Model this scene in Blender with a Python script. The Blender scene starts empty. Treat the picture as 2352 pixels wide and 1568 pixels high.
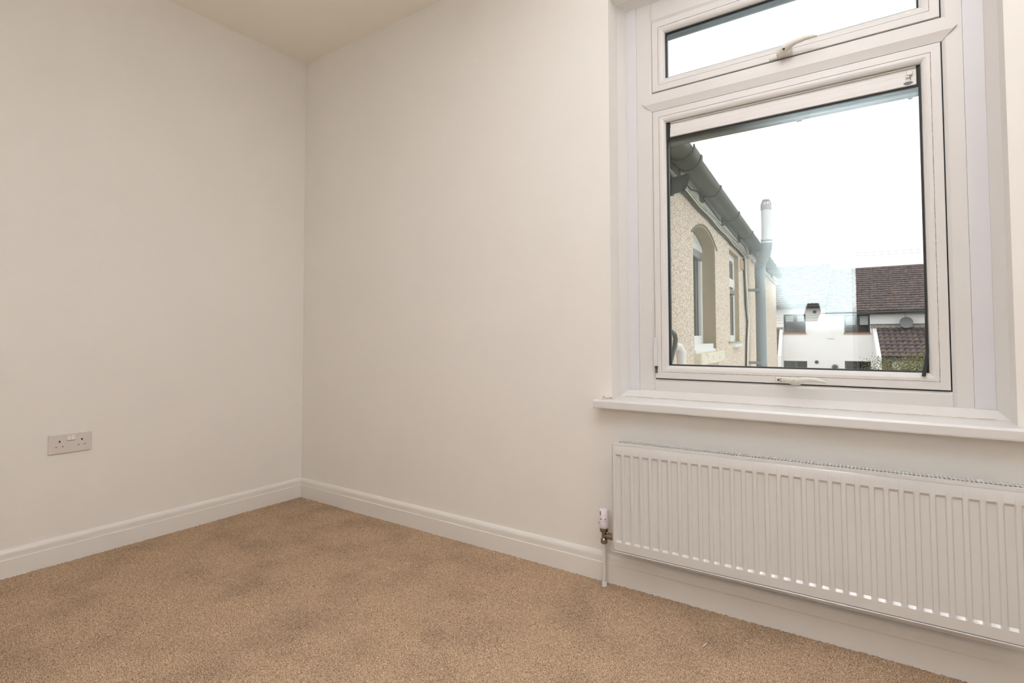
import bpy, bmesh, math, random
import numpy as np
from mathutils import Vector, Matrix
random.seed(7); np.random.seed(7)
scn = bpy.context.scene
PI = math.pi

# ------------------------------------------------------------------ camera
cd = bpy.data.cameras.new('camera'); cam = bpy.data.objects.new('camera', cd)
scn.collection.objects.link(cam); scn.camera = cam
FPX, SY = 1233.37, -54.264
cd.sensor_fit = 'HORIZONTAL'; cd.sensor_width = 36.0
cd.lens = FPX / 2352 * 36.0
cd.shift_y = SY / 2352
cd.clip_start = 0.02; cd.clip_end = 300
yaw, pitch, roll = 0.60235, 0.0354, -0.00261
fw = Vector((-math.sin(yaw)*math.cos(pitch), math.cos(yaw)*math.cos(pitch), math.sin(pitch)))
rt = Vector((math.cos(yaw), math.sin(yaw), 0)); up = rt.cross(fw)
r2 = math.cos(roll)*rt + math.sin(roll)*up; u2 = -math.sin(roll)*rt + math.cos(roll)*up
M = Matrix((r2, u2, -fw)).transposed().to_4x4()
M.translation = Vector((2.98204, -2.0285, 0.98))
cam.matrix_world = M

# ------------------------------------------------------------------ world: plain bright overcast
w = bpy.data.worlds.new('overcast'); scn.world = w; w.use_nodes = True
nt = w.node_tree; bg = nt.nodes['Background']
tc = nt.nodes.new('ShaderNodeTexCoord'); sx = nt.nodes.new('ShaderNodeSeparateXYZ')
rp = nt.nodes.new('ShaderNodeValToRGB')
nz = nt.nodes.new('ShaderNodeTexNoise'); nz.inputs['Scale'].default_value = 2.2; nz.inputs['Detail'].default_value = 4
mx = nt.nodes.new('ShaderNodeMix'); mx.data_type = 'RGBA'; mx.blend_type = 'MULTIPLY'; mx.inputs[0].default_value = 1.0
nr = nt.nodes.new('ShaderNodeMapRange'); nr.inputs['To Min'].default_value = 0.94; nr.inputs['To Max'].default_value = 1.04
nt.links.new(tc.outputs['Generated'], sx.inputs[0]); nt.links.new(sx.outputs['Z'], rp.inputs[0])
rp.color_ramp.elements[0].position = 0.0; rp.color_ramp.elements[0].color = (0.80, 0.82, 0.84, 1)
rp.color_ramp.elements[1].position = 0.9; rp.color_ramp.elements[1].color = (1.0, 1.0, 1.0, 1)
nt.links.new(tc.outputs['Generated'], nz.inputs['Vector']); nt.links.new(nz.outputs['Fac'], nr.inputs['Value'])
nt.links.new(rp.outputs[0], mx.inputs[6]); nt.links.new(nr.outputs[0], mx.inputs[7])
nt.links.new(mx.outputs[2], bg.inputs['Color']); bg.inputs['Strength'].default_value = 2.25

# ------------------------------------------------------------------ the photographer's bounced flash, fired at the wall behind
FLASH_P = 265.0
ld = bpy.data.lights.new('flash_burst', 'SPOT'); lo = bpy.data.objects.new('flash_burst', ld)
scn.collection.objects.link(lo)
ld.energy = FLASH_P; ld.color = (0.96, 1.0, 1.06); ld.spot_size = math.radians(86); ld.spot_blend = 1.0
ld.shadow_soft_size = 0.02
lo.location = (2.575, -2.365, 1.16)
lo.rotation_euler = (Vector((2.62, -3.0, 1.50)) - lo.location).to_track_quat('-Z', 'Y').to_euler()

l2 = bpy.data.lights.new('flash_bounce', 'SPOT'); o2 = bpy.data.objects.new('flash_bounce', l2)
scn.collection.objects.link(o2)
l2.energy = 690.0; l2.color = (0.95, 0.985, 1.14); l2.spot_size = math.radians(90); l2.spot_blend = 1.0; l2.shadow_soft_size = 0.03
o2.location = (2.575, -2.30, 1.26)
o2.rotation_euler = (Vector((2.82, -1.60, 2.71)) - o2.location).to_track_quat('-Z', 'Y').to_euler()

scn.view_settings.view_transform = 'Standard'; scn.view_settings.look = 'None'
scn.view_settings.gamma = 1.0; scn.view_settings.use_curve_mapping = False
scn.view_settings.exposure = 0.0
scn.cycles.transparent_max_bounces = 24
scn.cycles.max_bounces = 14; scn.cycles.diffuse_bounces = 8
scn.cycles.sample_clamp_indirect = 6.0

# ------------------------------------------------------------------ materials
MATS = {}
def s2l(c):
    return tuple(((v/255)/12.92 if v/255 <= 0.04045 else (((v/255)+0.055)/1.055)**2.4) for v in c)
def mat(name, col, rough=0.5, metal=0.0, spec=0.5, bump=None, noise=None, coat=0.0, sub=None):
    m = bpy.data.materials.new(name); m.use_nodes = True; MATS[name] = m
    n = m.node_tree.nodes; l = m.node_tree.links; b = n['Principled BSDF']
    b.inputs['Base Color'].default_value = (*col, 1); b.inputs['Roughness'].default_value = rough
    b.inputs['Metallic'].default_value = metal; b.inputs['Specular IOR Level'].default_value = spec
    b.inputs['Coat Weight'].default_value = coat; b.inputs['Coat Roughness'].default_value = 0.12
    t = n.new('ShaderNodeTexCoord')
    if noise:      # (scale, colour2, amount lo, hi)
        sc_, c2, lo_, hi_ = noise
        z = n.new('ShaderNodeTexNoise'); z.inputs['Scale'].default_value = sc_; z.inputs['Detail'].default_value = 4
        l.new(t.outputs['Object'], z.inputs['Vector'])
        r = n.new('ShaderNodeMapRange'); r.inputs['From Min'].default_value = lo_; r.inputs['From Max'].default_value = hi_
        l.new(z.outputs['Fac'], r.inputs['Value'])
        x = n.new('ShaderNodeMix'); x.data_type = 'RGBA'
        x.inputs[6].default_value = (*col, 1); x.inputs[7].default_value = (*c2, 1)
        l.new(r.outputs[0], x.inputs[0]); l.new(x.outputs[2], b.inputs['Base Color'])
    if bump:
        sc_, st, ds = bump
        z = n.new('ShaderNodeTexNoise'); z.inputs['Scale'].default_value = sc_; z.inputs['Detail'].default_value = 3
        l.new(t.outputs['Object'], z.inputs['Vector'])
        p = n.new('ShaderNodeBump'); p.inputs['Strength'].default_value = st; p.inputs['Distance'].default_value = ds
        l.new(z.outputs['Fac'], p.inputs['Height']); l.new(p.outputs[0], b.inputs['Normal'])
    return m

WALL = mat('wall_emulsion', (0.82, 0.795, 0.755), 0.75, spec=0.2, bump=(260, 0.10, 0.001), noise=(2.0, (0.805, 0.78, 0.74), 0.4, 0.7))
CEIL = mat('ceiling_emulsion', (0.89, 0.865, 0.785), 0.85, spec=0.1)
GLOSS = mat('white_gloss_paint', (0.78, 0.76, 0.725), 0.35, spec=0.5, bump=(60, 0.05, 0.001))
UPVC = mat('white_upvc', (0.67, 0.65, 0.625), 0.30, spec=0.5)
UPVCB = mat('white_upvc_trim', (0.66, 0.65, 0.67), 0.30, spec=0.5)
SILL = mat('sill_board_white', (0.70, 0.69, 0.675), 0.22, spec=0.5, noise=(14, (0.70, 0.675, 0.62), 0.62, 0.8))
RAD = mat('radiator_enamel', (0.69, 0.69, 0.68), 0.20, spec=0.7, coat=1.0)
CREAM = mat('cream_plastic', (0.68, 0.66, 0.59), 0.35)
SOCK = mat('socket_plastic', (0.66, 0.61, 0.58), 0.35)
SOCKW = mat('rocker_plastic', (0.78, 0.75, 0.72), 0.3)
DARK = mat('dark_slot', (0.012, 0.010, 0.010), 0.7)
SLOT = mat('shuttered_slot', (0.20, 0.16, 0.14), 0.6)
RUBBER = mat('black_rubber', (0.010, 0.010, 0.011), 0.55)
STEELG = mat('grey_aluminium', (0.16, 0.16, 0.155), 0.4, metal=0.6)
CHROME = mat('dull_chrome', (0.30, 0.28, 0.24), 0.22, metal=1.0)
VALVEW = mat('valve_white', (0.84, 0.80, 0.86), 0.35)
REDM = mat('red_marking', (0.6, 0.05, 0.07), 0.5)
GALV = mat('darkened_galvanised', (0.10, 0.108, 0.112), 0.85, spec=0.1)  # steel coloured darker to put shade into the grille slots
PIPEP = mat('painted_pipe', (0.70, 0.68, 0.66), 0.3, coat=0.3)
STAIN = mat('old_caulk', (0.42, 0.24, 0.13), 0.9, noise=(90, (0.75, 0.66, 0.52), 0.45, 0.6))
CAULK = mat('aged_caulk', (0.50, 0.40, 0.27), 0.9, noise=(30, (0.72, 0.69, 0.64), 0.42, 0.55))
BLACKP = mat('black_equipment_plastic', (0.015, 0.015, 0.016), 0.5)
HALL = mat('hall_paint', (0.40, 0.37, 0.33), 0.8)
CARPB = mat('carpet_backing', (0.35, 0.26, 0.17), 0.95)
# exterior
DASHC = s2l((232, 216, 196))
def pebbledash():
    m = mat('pebbledash', DASHC, 0.9, spec=0.15)
    n = m.node_tree.nodes; l = m.node_tree.links; b = n['Principled BSDF']
    t = n.new('ShaderNodeTexCoord')
    v = n.new('ShaderNodeTexVoronoi'); v.inputs['Scale'].default_value = 160
    mp = n.new('ShaderNodeMapping'); mp.inputs['Scale'].default_value = (1.0, 0.55, 1.0)
    l.new(t.outputs['Object'], mp.inputs['Vector']); l.new(mp.outputs[0], v.inputs['Vector'])
    r = n.new('ShaderNodeValToRGB'); e = r.color_ramp.elements
    e[0].position = 0.0; e[0].color = (0.92, 0.84, 0.77, 1)
    e[1].position = 0.75; e[1].color = (0.46, 0.36, 0.29, 1)
    e2 = r.color_ramp.elements.new(0.45); e2.color = (0.86, 0.77, 0.69, 1)
    l.new(v.outputs['Distance'], r.inputs[0])
    z = n.new('ShaderNodeTexNoise'); z.inputs['Scale'].default_value = 40; z.inputs['Detail'].default_value = 3
    l.new(t.outputs['Object'], z.inputs['Vector'])
    zr = n.new('ShaderNodeValToRGB'); zr.color_ramp.elements[0].color = (0.82, 0.75, 0.67, 1); zr.color_ramp.elements[0].position = 0.35
    zr.color_ramp.elements[1].color = (1.0, 0.98, 0.94, 1); zr.color_ramp.elements[1].position = 0.55
    l.new(z.outputs['Fac'], zr.inputs[0])
    x = n.new('ShaderNodeMix'); x.data_type = 'RGBA'; x.blend_type = 'MULTIPLY'; x.inputs[0].default_value = 1
    l.new(r.outputs[0], x.inputs[6]); l.new(zr.outputs[0], x.inputs[7]); l.new(x.outputs[2], b.inputs['Base Color'])
    p = n.new('ShaderNodeBump'); p.inputs['Strength'].default_value = 1.0; p.inputs['Distance'].default_value = 0.0045
    p.invert = True
    l.new(v.outputs['Distance'], p.inputs['Height']); l.new(p.outputs[0], b.inputs['Normal'])
    return m
DASH = pebbledash()
RENDER = mat('smooth_tan_render', (0.39, 0.30, 0.20), 0.9, spec=0.1, noise=(9, (0.33, 0.28, 0.20), 0.4, 0.65))
FASCIA = mat('fascia_white', (0.74, 0.72, 0.74), 0.4)
GUTTER = mat('weathered_gutter', (0.030, 0.034, 0.031), 0.5, spec=0.3, noise=(14, (0.05, 0.05, 0.034), 0.45, 0.65))
SOIL = mat('grey_soil_pipe', (0.21, 0.245, 0.265), 0.35)
SOILL = mat('pale_grey_stack', (0.60, 0.60, 0.61), 0.4)
WASTE = mat('white_waste_pipe', (0.80, 0.78, 0.75), 0.35, noise=(30, (0.62, 0.55, 0.45), 0.66, 0.72))
HOSE = mat('dark_green_pipe', (0.045, 0.065, 0.055), 0.5)
CABLE = mat('black_cable', (0.014, 0.014, 0.014), 0.6, spec=0.3)
WIRE = mat('sky_wire', (0.16, 0.16, 0.17), 0.6)
CABLEW = mat('white_cable', (0.75, 0.72, 0.66), 0.6)
DUCT = mat('green_cream_duct', (0.36, 0.37, 0.24), 0.5, noise=(25, (0.14, 0.17, 0.11), 0.45, 0.65))
STONE = mat('weathered_stone_sill', (0.72, 0.66, 0.54), 0.9, noise=(26, (0.20, 0.18, 0.14), 0.58, 0.72))
EXTW = mat('exterior_upvc', (0.80, 0.80, 0.79), 0.3)
EXTGREY = mat('window_vent_grey', (0.12, 0.12, 0.12), 0.4)
DGLASS = mat('dark_window_glass', (0.025, 0.028, 0.03), 0.05, spec=0.7)
BLIND = mat('window_blind', (0.42, 0.43, 0.43), 0.6)
FARW = mat('white_render_wall', (0.87, 0.84, 0.83), 0.8, spec=0.2, noise=(1.5, (0.85, 0.81, 0.80), 0.45, 0.7))
BROWNF = mat('dark_brown_frame', (0.055, 0.05, 0.048), 0.4)
BRICKS = mat('orange_brick_sill', (0.42, 0.22, 0.10), 0.8, noise=(18, (0.30, 0.13, 0.06), 0.45, 0.6))
LEAD = mat('grey_flashing', (0.22, 0.19, 0.17), 0.8, noise=(10, (0.34, 0.31, 0.27), 0.4, 0.65))
DISH = mat('dish_grey', (0.15, 0.155, 0.16), 0.5)
FENCE = mat('red_brown_timber', (0.10, 0.045, 0.032), 0.85, noise=(6, (0.16, 0.08, 0.05), 0.4, 0.7))
GROUND = mat('garden_ground', (0.20, 0.19, 0.15), 0.95, noise=(0.8, (0.12, 0.14, 0.07), 0.4, 0.6))
TRUNK = mat('bark', (0.12, 0.09, 0.06), 0.9)
LEAF = mat('leaf_olive', (0.17, 0.17, 0.06), 0.7, noise=(1.8, (0.30, 0.20, 0.07), 0.5, 0.68))
LEAF.node_tree.nodes['Principled BSDF'].inputs['Transmission Weight'].default_value = 0.0
def tilemat():
    m = mat('brown_roof_tile', (0.10, 0.073, 0.068), 0.8, spec=0.25)
    n = m.node_tree.nodes; l = m.node_tree.links; b = n['Principled BSDF']; t = n.new('ShaderNodeNewGeometry')
    z = n.new('ShaderNodeTexNoise'); z.inputs['Scale'].default_value = 5.5; z.inputs['Detail'].default_value = 3
    l.new(t.outputs['Position'], z.inputs['Vector'])
    r = n.new('ShaderNodeValToRGB'); e = r.color_ramp.elements
    e[0].position = 0.35; e[0].color = (0.085, 0.068, 0.068, 1); e[1].position = 0.62; e[1].color = (0.150, 0.118, 0.114, 1)
    e2 = e.new(0.70); e2.color = (0.26, 0.13, 0.05, 1)
    l.new(z.outputs['Fac'], r.inputs[0]); l.new(r.outputs[0], b.inputs['Base Color']); return m
TILE = tilemat()
def carpetmat():
    m = mat('twist_pile_carpet', (0.4, 0.28, 0.18), 0.95, spec=0.05)
    n = m.node_tree.nodes; l = m.node_tree.links; b = n['Principled BSDF']; t = n.new('ShaderNodeTexCoord')
    def nz(scale, det, lo_, hi_):
        z = n.new('ShaderNodeTexNoise'); z.inputs['Scale'].default_value = scale; z.inputs['Detail'].default_value = det
        l.new(t.outputs['Object'], z.inputs['Vector'])
        r = n.new('ShaderNodeMapRange'); r.inputs['From Min'].default_value = lo_; r.inputs['From Max'].default_value = hi_
        l.new(z.outputs['Fac'], r.inputs['Value']); return z, r
    z1, r1 = nz(330, 2, 0.33, 0.67)
    ramp = n.new('ShaderNodeValToRGB'); e = ramp.color_ramp.elements
    e[0].position = 0.0; e[0].color = (0.175, 0.108, 0.066, 1); e[1].position = 1.0; e[1].color = (0.68, 0.53, 0.38, 1)
    e2 = e.new(0.35); e2.color = (0.385, 0.262, 0.170, 1)
    e3 = e.new(0.65); e3.color = (0.505, 0.365, 0.243, 1)
    l.new(r1.outputs[0], ramp.inputs[0])
    z2, r2_ = nz(4.2, 6, 0.46, 0.78)       # shading of pile brushed the other way, darkened into the colour
    dk = n.new('ShaderNodeMix'); dk.data_type = 'RGBA'; dk.blend_type = 'MULTIPLY'
    dk.inputs[7].default_value = (0.74, 0.74, 0.75, 1)
    l.new(r2_.outputs[0], dk.inputs[0]); l.new(ramp.outputs[0], dk.inputs[6]); l.new(dk.outputs[2], b.inputs['Base Color'])
    p = n.new('ShaderNodeBump'); p.inputs['Strength'].default_value = 0.6; p.inputs['Distance'].default_value = 0.003
    l.new(z1.outputs['Fac'], p.inputs['Height']); l.new(p.outputs[0], b.inputs['Normal'])
    return m
CARPET = carpetmat()
def glassmat():
    # thin architectural pane: Schlick reflectance on a see-through sheet, pale green coating
    m = bpy.data.materials.new('window_glass'); m.use_nodes = True
    n = m.node_tree.nodes; l = m.node_tree.links; n.clear()
    out = n.new('ShaderNodeOutputMaterial'); mixs = n.new('ShaderNodeMixShader')
    tr = n.new('ShaderNodeBsdfTransparent'); gl = n.new('ShaderNodeBsdfGlossy')
    tr.inputs['Color'].default_value = (0.99, 0.995, 0.99, 1)
    gl.inputs['Color'].default_value = (0.80, 0.95, 0.985, 1); gl.inputs['Roughness'].default_value = 0.0
    g = n.new('ShaderNodeNewGeometry'); d = n.new('ShaderNodeVectorMath'); d.operation = 'DOT_PRODUCT'
    l.new(g.outputs['Incoming'], d.inputs[0]); l.new(g.outputs['Normal'], d.inputs[1])
    a = n.new('ShaderNodeMath'); a.operation = 'ABSOLUTE'; l.new(d.outputs['Value'], a.inputs[0])
    s = n.new('ShaderNodeMath'); s.operation = 'SUBTRACT'; s.inputs[0].default_value = 1.0; l.new(a.outputs[0], s.inputs[1])
    p = n.new('ShaderNodeMath'); p.operation = 'POWER'; p.inputs[1].default_value = 5.0; l.new(s.outputs[0], p.inputs[0])
    q = n.new('ShaderNodeMath'); q.operation = 'MULTIPLY_ADD'; q.inputs[1].default_value = 0.94; q.inputs[2].default_value = 0.055
    l.new(p.outputs[0], q.inputs[0]); l.new(q.outputs[0], mixs.inputs[0])
    l.new(tr.outputs[0], mixs.inputs[1]); l.new(gl.outputs[0], mixs.inputs[2]); l.new(mixs.outputs[0], out.inputs[0])
    return m
GLASS = glassmat()

# ------------------------------------------------------------------ mesh helpers
def link(o, parent=None):
    scn.collection.objects.link(o)
    if parent: o.parent = parent
    return o
def obj(name, bm, m, parent=None, smooth=False, mats=None):
    me = bpy.data.meshes.new(name); bmesh.ops.recalc_face_normals(bm, faces=bm.faces)
    bm.to_mesh(me); bm.free()
    for k in (mats or [m]): me.materials.append(k)
    if smooth:
        for p in me.polygons: p.use_smooth = True
        try: me.set_sharp_from_angle(angle=math.radians(38))
        except Exception: pass
    return link(bpy.data.objects.new(name, me), parent)
def empty(name, loc=(0, 0, 0), rz=0.0):
    o = bpy.data.objects.new(name, None); o.empty_display_size = 0.1
    o.location = loc; o.rotation_euler = (0, 0, rz); return link(o)
def tag(o, label=None, cat=None, group=None, kind=None):
    for k, v in (('label', label), ('category', cat), ('group', group), ('kind', kind)):
        if v: o[k] = v
    return o
def B(): return bmesh.new()
def box(bm, x0, x1, y0, y1, z0, z1, mi=0):
    v = [bm.verts.new((x, y, z)) for x in (x0, x1) for y in (y0, y1) for z in (z0, z1)]
    for f in ((0, 1, 3, 2), (4, 6, 7, 5), (0, 4, 5, 1), (2, 3, 7, 6), (0, 2, 6, 4), (1, 5, 7, 3)):
        bm.faces.new([v[i] for i in f]).material_index = mi
    return bm
def rbox(bm, x0, x1, y0, y1, z0, z1, r=0.002, seg=2):
    t = bmesh.new(); box(t, x0, x1, y0, y1, z0, z1)
    bmesh.ops.bevel(t, geom=t.edges[:], offset=r, segments=seg, affect='EDGES', profile=0.5)
    me = bpy.data.meshes.new('t'); t.to_mesh(me); t.free(); bm.from_mesh(me); bpy.data.meshes.remove(me); return bm
def prism(bm, pts, axis, a, b):
    """polygon pts (2D) swept along axis from a to b"""
    def P(p, c):
        return {'x': (c, p[0], p[1]), 'y': (p[0], c, p[1]), 'z': (p[0], p[1], c)}[axis]
    A = [bm.verts.new(P(p, a)) for p in pts]; Bv = [bm.verts.new(P(p, b)) for p in pts]
    n = len(pts)
    bm.faces.new(A); bm.faces.new(Bv[::-1])
    for i in range(n): bm.faces.new([A[i], Bv[i], Bv[(i+1) % n], A[(i+1) % n]])
    return bm
def ring(bm, x0, x1, z0, z1, prof, closed=True, flip=None):
    """mitred picture frame in the xz plane; prof = [(inset, y), ...]"""
    loops = []
    for d, y in prof:
        loops.append([bm.verts.new(c) for c in ((x0+d, y, z0+d), (x1-d, y, z0+d), (x1-d, y, z1-d), (x0+d, y, z1-d))])
    k = len(loops)
    for i in range(k if closed else k-1):
        a, b = loops[i], loops[(i+1) % k]
        for j in range(4): bm.faces.new([a[j], a[(j+1) % 4], b[(j+1) % 4], b[j]])
    return bm
def tube(bm, pts, rad, seg=12, cap=True):
    pts = [Vector(p) for p in pts]; n = len(pts)
    rad = rad if isinstance(rad, (list, tuple)) else [rad]*n
    prev = None; loops = []
    for i, p in enumerate(pts):
        t = (pts[min(i+1, n-1)] - pts[max(i-1, 0)]).normalized()
        if prev is None:
            a = t.orthogonal().normalized()
        else:
            a = (prev - t*prev.dot(t)).normalized()
        prev = a; b = t.cross(a); r = rad[i]
        ra, rb = (r if isinstance(r, tuple) else (r, r))
        loops.append([bm.verts.new(p + a*math.cos(2*PI*k/seg)*ra + b*math.sin(2*PI*k/seg)*rb) for k in range(seg)])
    for i in range(n-1):
        for k in range(seg):
            bm.faces.new([loops[i][k], loops[i][(k+1) % seg], loops[i+1][(k+1) % seg], loops[i+1][k]])
    if cap: bm.faces.new(loops[0][::-1]); bm.faces.new(loops[-1])
    return bm
def cyl(bm, p0, p1, r, seg=20): return tube(bm, [p0, p1], r, seg)
def arcpts(c, p0, p1, p2, n=8):
    """quadratic curve p0-p1-p2"""
    p0, p1, p2 = map(Vector, (p0, p1, p2))
    return [(1-t)**2*p0 + 2*t*(1-t)*p1 + t*t*p2 for t in [i/n for i in range(n+1)]]
def strip(bm, pts, w, th, axis=(0, 1, 0)):
    """ribbon of width w (in plane perpendicular to axis) and thickness th"""
    ax = Vector(axis); pts = [Vector(p) for p in pts]; L = []
    ws = w if isinstance(w, (list, tuple)) else [w]*len(pts)
    for i, p in enumerate(pts):
        t = (pts[min(i+1, len(pts)-1)] - pts[max(i-1, 0)]).normalized(); s = t.cross(ax).normalized()
        L.append([bm.verts.new(p + s*ws[i]/2*a + ax*th/2*b) for a, b in ((-1, -1), (1, -1), (1, 1), (-1, 1))])
    for i in range(len(L)-1):
        for k in range(4): bm.faces.new([L[i][k], L[i][(k+1) % 4], L[i+1][(k+1) % 4], L[i+1][k]])
    bm.faces.new(L[0][::-1]); bm.faces.new(L[-1]); return bm
def struct(name, bm, m, label=None, **k):
    o = obj(name, bm, m, **k); o['kind'] = 'structure'
    if label: o['label'] = label
    return o

# ------------------------------------------------------------------ room shell
H = 2.716; XR = 4.2; YF = -3.0; WT = 0.34
struct('floor', box(B(), -0.2, XR+0.2, -5.0, WT, -0.20, -0.012), CARPB, 'floor slab under the beige carpet of the small room')
struct('ceiling', box(B(), -0.2, XR+0.2, -5.0, WT, H, H+0.2), CEIL, 'plain flat off-white ceiling above the two walls')
struct('wall_left', box(B(), -0.2, 0.0, YF-0.1, WT, -0.012, H), WALL, 'plain cream wall on the left carrying the double socket')
OX0, OX1, OZ0, OZ1 = 2.076, 3.288, 0.690, 2.402
bm = B()
box(bm, 0.0, XR, 0.0, WT, -0.012, OZ0); box(bm, 0.0, XR, 0.0, WT, OZ1, H)
box(bm, 0.0, OX0, 0.0, WT, OZ0, OZ1); box(bm, OX1, XR, 0.0, WT, OZ0, OZ1)
struct('wall_back', bm, WALL, 'cream wall with the window and the radiator')
struct('wall_right', box(B(), XR, XR+0.2, YF-0.1, WT, -0.012, H), WALL, 'cream wall out of sight to the right')
DX0, DX1, DZ = 2.785, 3.55, 2.0
bm = B(); box(bm, 0, DX0, YF-0.1, YF, -0.012, H); box(bm, DX1, XR, YF-0.1, YF, -0.012, H); box(bm, DX0, DX1, YF-0.1, YF, DZ, H)
struct('wall_front', bm, WALL, 'cream wall behind the viewer with the open doorway')
bm = B(); box(bm, -0.2, XR+0.2, -5.0, -4.9, -0.012, H); box(bm, -0.2, -0.1, -5.0, YF-0.1, -0.012, H); box(bm, XR+0.1, XR+0.2, -5.0, YF-0.1, -0.012, H)
struct('wall_hall', bm, HALL, 'dim landing walls beyond the open doorway')
# carpet : real displaced pile, fine where the photograph sees it
xs = np.concatenate([np.arange(0.0, 3.62, 0.0055), np.linspace(3.65, XR, 24)])
ys = np.concatenate([np.linspace(YF-0.1, -2.2, 24), np.arange(-2.18, 0.0, 0.0055)])
X, Y = np.meshgrid(xs, ys)
Z = np.random.rand(*X.shape)*0.0042 - 0.002
Z += 0.0012*np.sin(X*7+Y*3)*np.cos(Y*9-X*2)
Xj = X + (np.random.rand(*X.shape)-0.5)*0.0035; Yj = Y + (np.random.rand(*X.shape)-0.5)*0.0035
co = np.stack([Xj, Yj, Z], -1).reshape(-1, 3).astype(np.float32)
ny, nx = X.shape; ii = np.arange(ny*nx).reshape(ny, nx)
q = np.stack([ii[:-1, :-1], ii[:-1, 1:], ii[1:, 1:], ii[1:, :-1]], -1).reshape(-1, 4)
me = bpy.data.meshes.new('carpet'); me.vertices.add(len(co)); me.vertices.foreach_set('co', co.ravel())
me.loops.add(q.size); me.loops.foreach_set('vertex_index', q.ravel().astype(np.int32))
me.polygons.add(len(q)); me.polygons.foreach_set('loop_start', np.arange(0, q.size, 4, dtype=np.int32))
try: me.polygons.foreach_set('loop_total', np.full(len(q), 4, np.int32))
except Exception: pass
me.update(calc_edges=True); me.materials.append(CARPET)
me.polygons.foreach_set('use_smooth', np.ones(len(q), bool))
tag(link(bpy.data.objects.new('carpet', me)), 'beige twist pile carpet with brushed-pile shading coloured in as darker patches', 'carpet', kind='stuff')

# skirting boards, square-ish with a V groove and a softened top
SK = [(0, -0.01), (0.018, -0.01), (0.018, 0.0738), (0.0148, 0.0762), (0.0148, 0.0960), (0.0135, 0.1020), (0.0095, 0.1085), (0.0045, 0.1130), (0, 0.1145)]
struct('baseboard_back', prism(B(), [(-a, b) for a, b in SK], 'x', 0.0, XR), GLOSS, 'white grooved skirting board under the window wall')
struct('baseboard_left', prism(B(), [(a, b) for a, b in SK], 'y', YF, -0.0), GLOSS, 'white grooved skirting board along the left wall')
# doorway behind the viewer
d1 = empty('door_1', (DX0, YF, 0)); d1['kind'] = 'structure'; d1['label'] = 'open doorway to the landing with white architrave'
for nm, a in (('jamb', (DX0-0.0, DX0+0.03, YF-0.1, YF, 0, DZ)), ('jamb', (DX1-0.03, DX1, YF-0.1, YF, 0, DZ)), ('head', (DX0+0.03, DX1-0.03, YF-0.1, YF, DZ-0.03, DZ))):
    o = obj(nm, box(B(), *a), HALL); o.parent = d1; o.matrix_parent_inverse = Matrix.Translation((-DX0, -YF, 0))

# ------------------------------------------------------------------ window sill board
t1 = empty('trim_1', (2.7, 0, 0.70)); t1['kind'] = 'structure'; t1['label'] = 'long white window sill board with a rounded nose'
def child(par, name, bm, m, smooth=False, mats=None):
    o = obj(name, bm, m, smooth=smooth, mats=mats); o.parent = par
    o.matrix_parent_inverse = Matrix.Translation(par.location).inverted(); return o
bm = B()
SP = [(0.095, 0.694), (-0.055, 0.694), (-0.059, 0.696), (-0.060, 0.700), (-0.060, 0.722), (-0.0575, 0.7265), (-0.052, 0.7285), (0.095, 0.731)]
prism(bm, SP, 'x', OX0, OX1)
prism(bm, [(0.0, 0.694), (-0.055, 0.694), (-0.059, 0.696), (-0.060, 0.700), (-0.060, 0.722), (-0.0575, 0.7265), (-0.052, 0.7285), (0.0, 0.7292)], 'x', 2.022, OX0)
prism(bm, [(0.0, 0.694), (-0.055, 0.694), (-0.059, 0.696), (-0.060, 0.700), (-0.060, 0.722), (-0.0575, 0.7265), (-0.052, 0.7285), (0.0, 0.7292)], 'x', OX1, 3.362)
child(t1, 'sill_board', bm, SILL)
cp = [(2.036 + i*0.0085, -0.0025, 0.7315 + 0.0028*math.sin(i*1.9) + (0.003 if i < 2 else 0)) for i in range(8)]
o = child(t1, 'cracked_caulk', tube(B(), cp, [0.0010, 0.0022, 0.0016, 0.0026, 0.0018, 0.0022, 0.0014, 0.0006], 6), STAIN); o['label'] = 'cracked brown caulk on the left end'
cp = [(OX0+0.022, 0.086, 0.734), (2.3, 0.086, 0.7335), (2.6, 0.086, 0.7335), (2.9, 0.086, 0.734), (3.2, 0.086, 0.7335), (3.255, 0.086, 0.734)]
child(t1, 'caulk_line', tube(B(), cp, 0.0007, 5), CAULK)
for xx in (2.452, 2.742):
    child(t1, 'drip_mark', tube(B(), [(xx, -0.0008, 0.693), (xx+0.004, -0.0008, 0.686), (xx+0.009, -0.0008, 0.690)], 0.0012, 5), STAIN)

# ------------------------------------------------------------------ window
w1 = empty('window_1', (2.7, 0.12, 1.5)); w1['kind'] = 'structure'; w1['label'] = 'white plastic casement window with a top light over one large opening pane'
def wp(name, bm, m, smooth=False, lab=None, mats=None):
    o = child(w1, name, bm, m, smooth, mats)
    if lab: o['label'] = lab
    return o
# sloping surround between plaster reveal and frame, all four sides
wp('surround_trim', ring(B(), OX0, OX1, 0.731, OZ1, [(0.0, 0.088), (0.0275, 0.118), (0.0275, 0.16), (0.0, 0.16)]), UPVC)
# frame extension strips, left and right
FX0, FX1, FZ0, FZ1 = 2.1035, 3.2605, 0.7585, 2.3745
wp('frame_extension', rbox(B(), FX0, 2.1505, 0.1165, 0.17, FZ0, FZ1, 0.0012), UPVCB)
wp('frame_extension', rbox(B(), 3.2105, FX1, 0.1165, 0.17, FZ0, FZ1, 0.0012), UPVCB)
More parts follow.
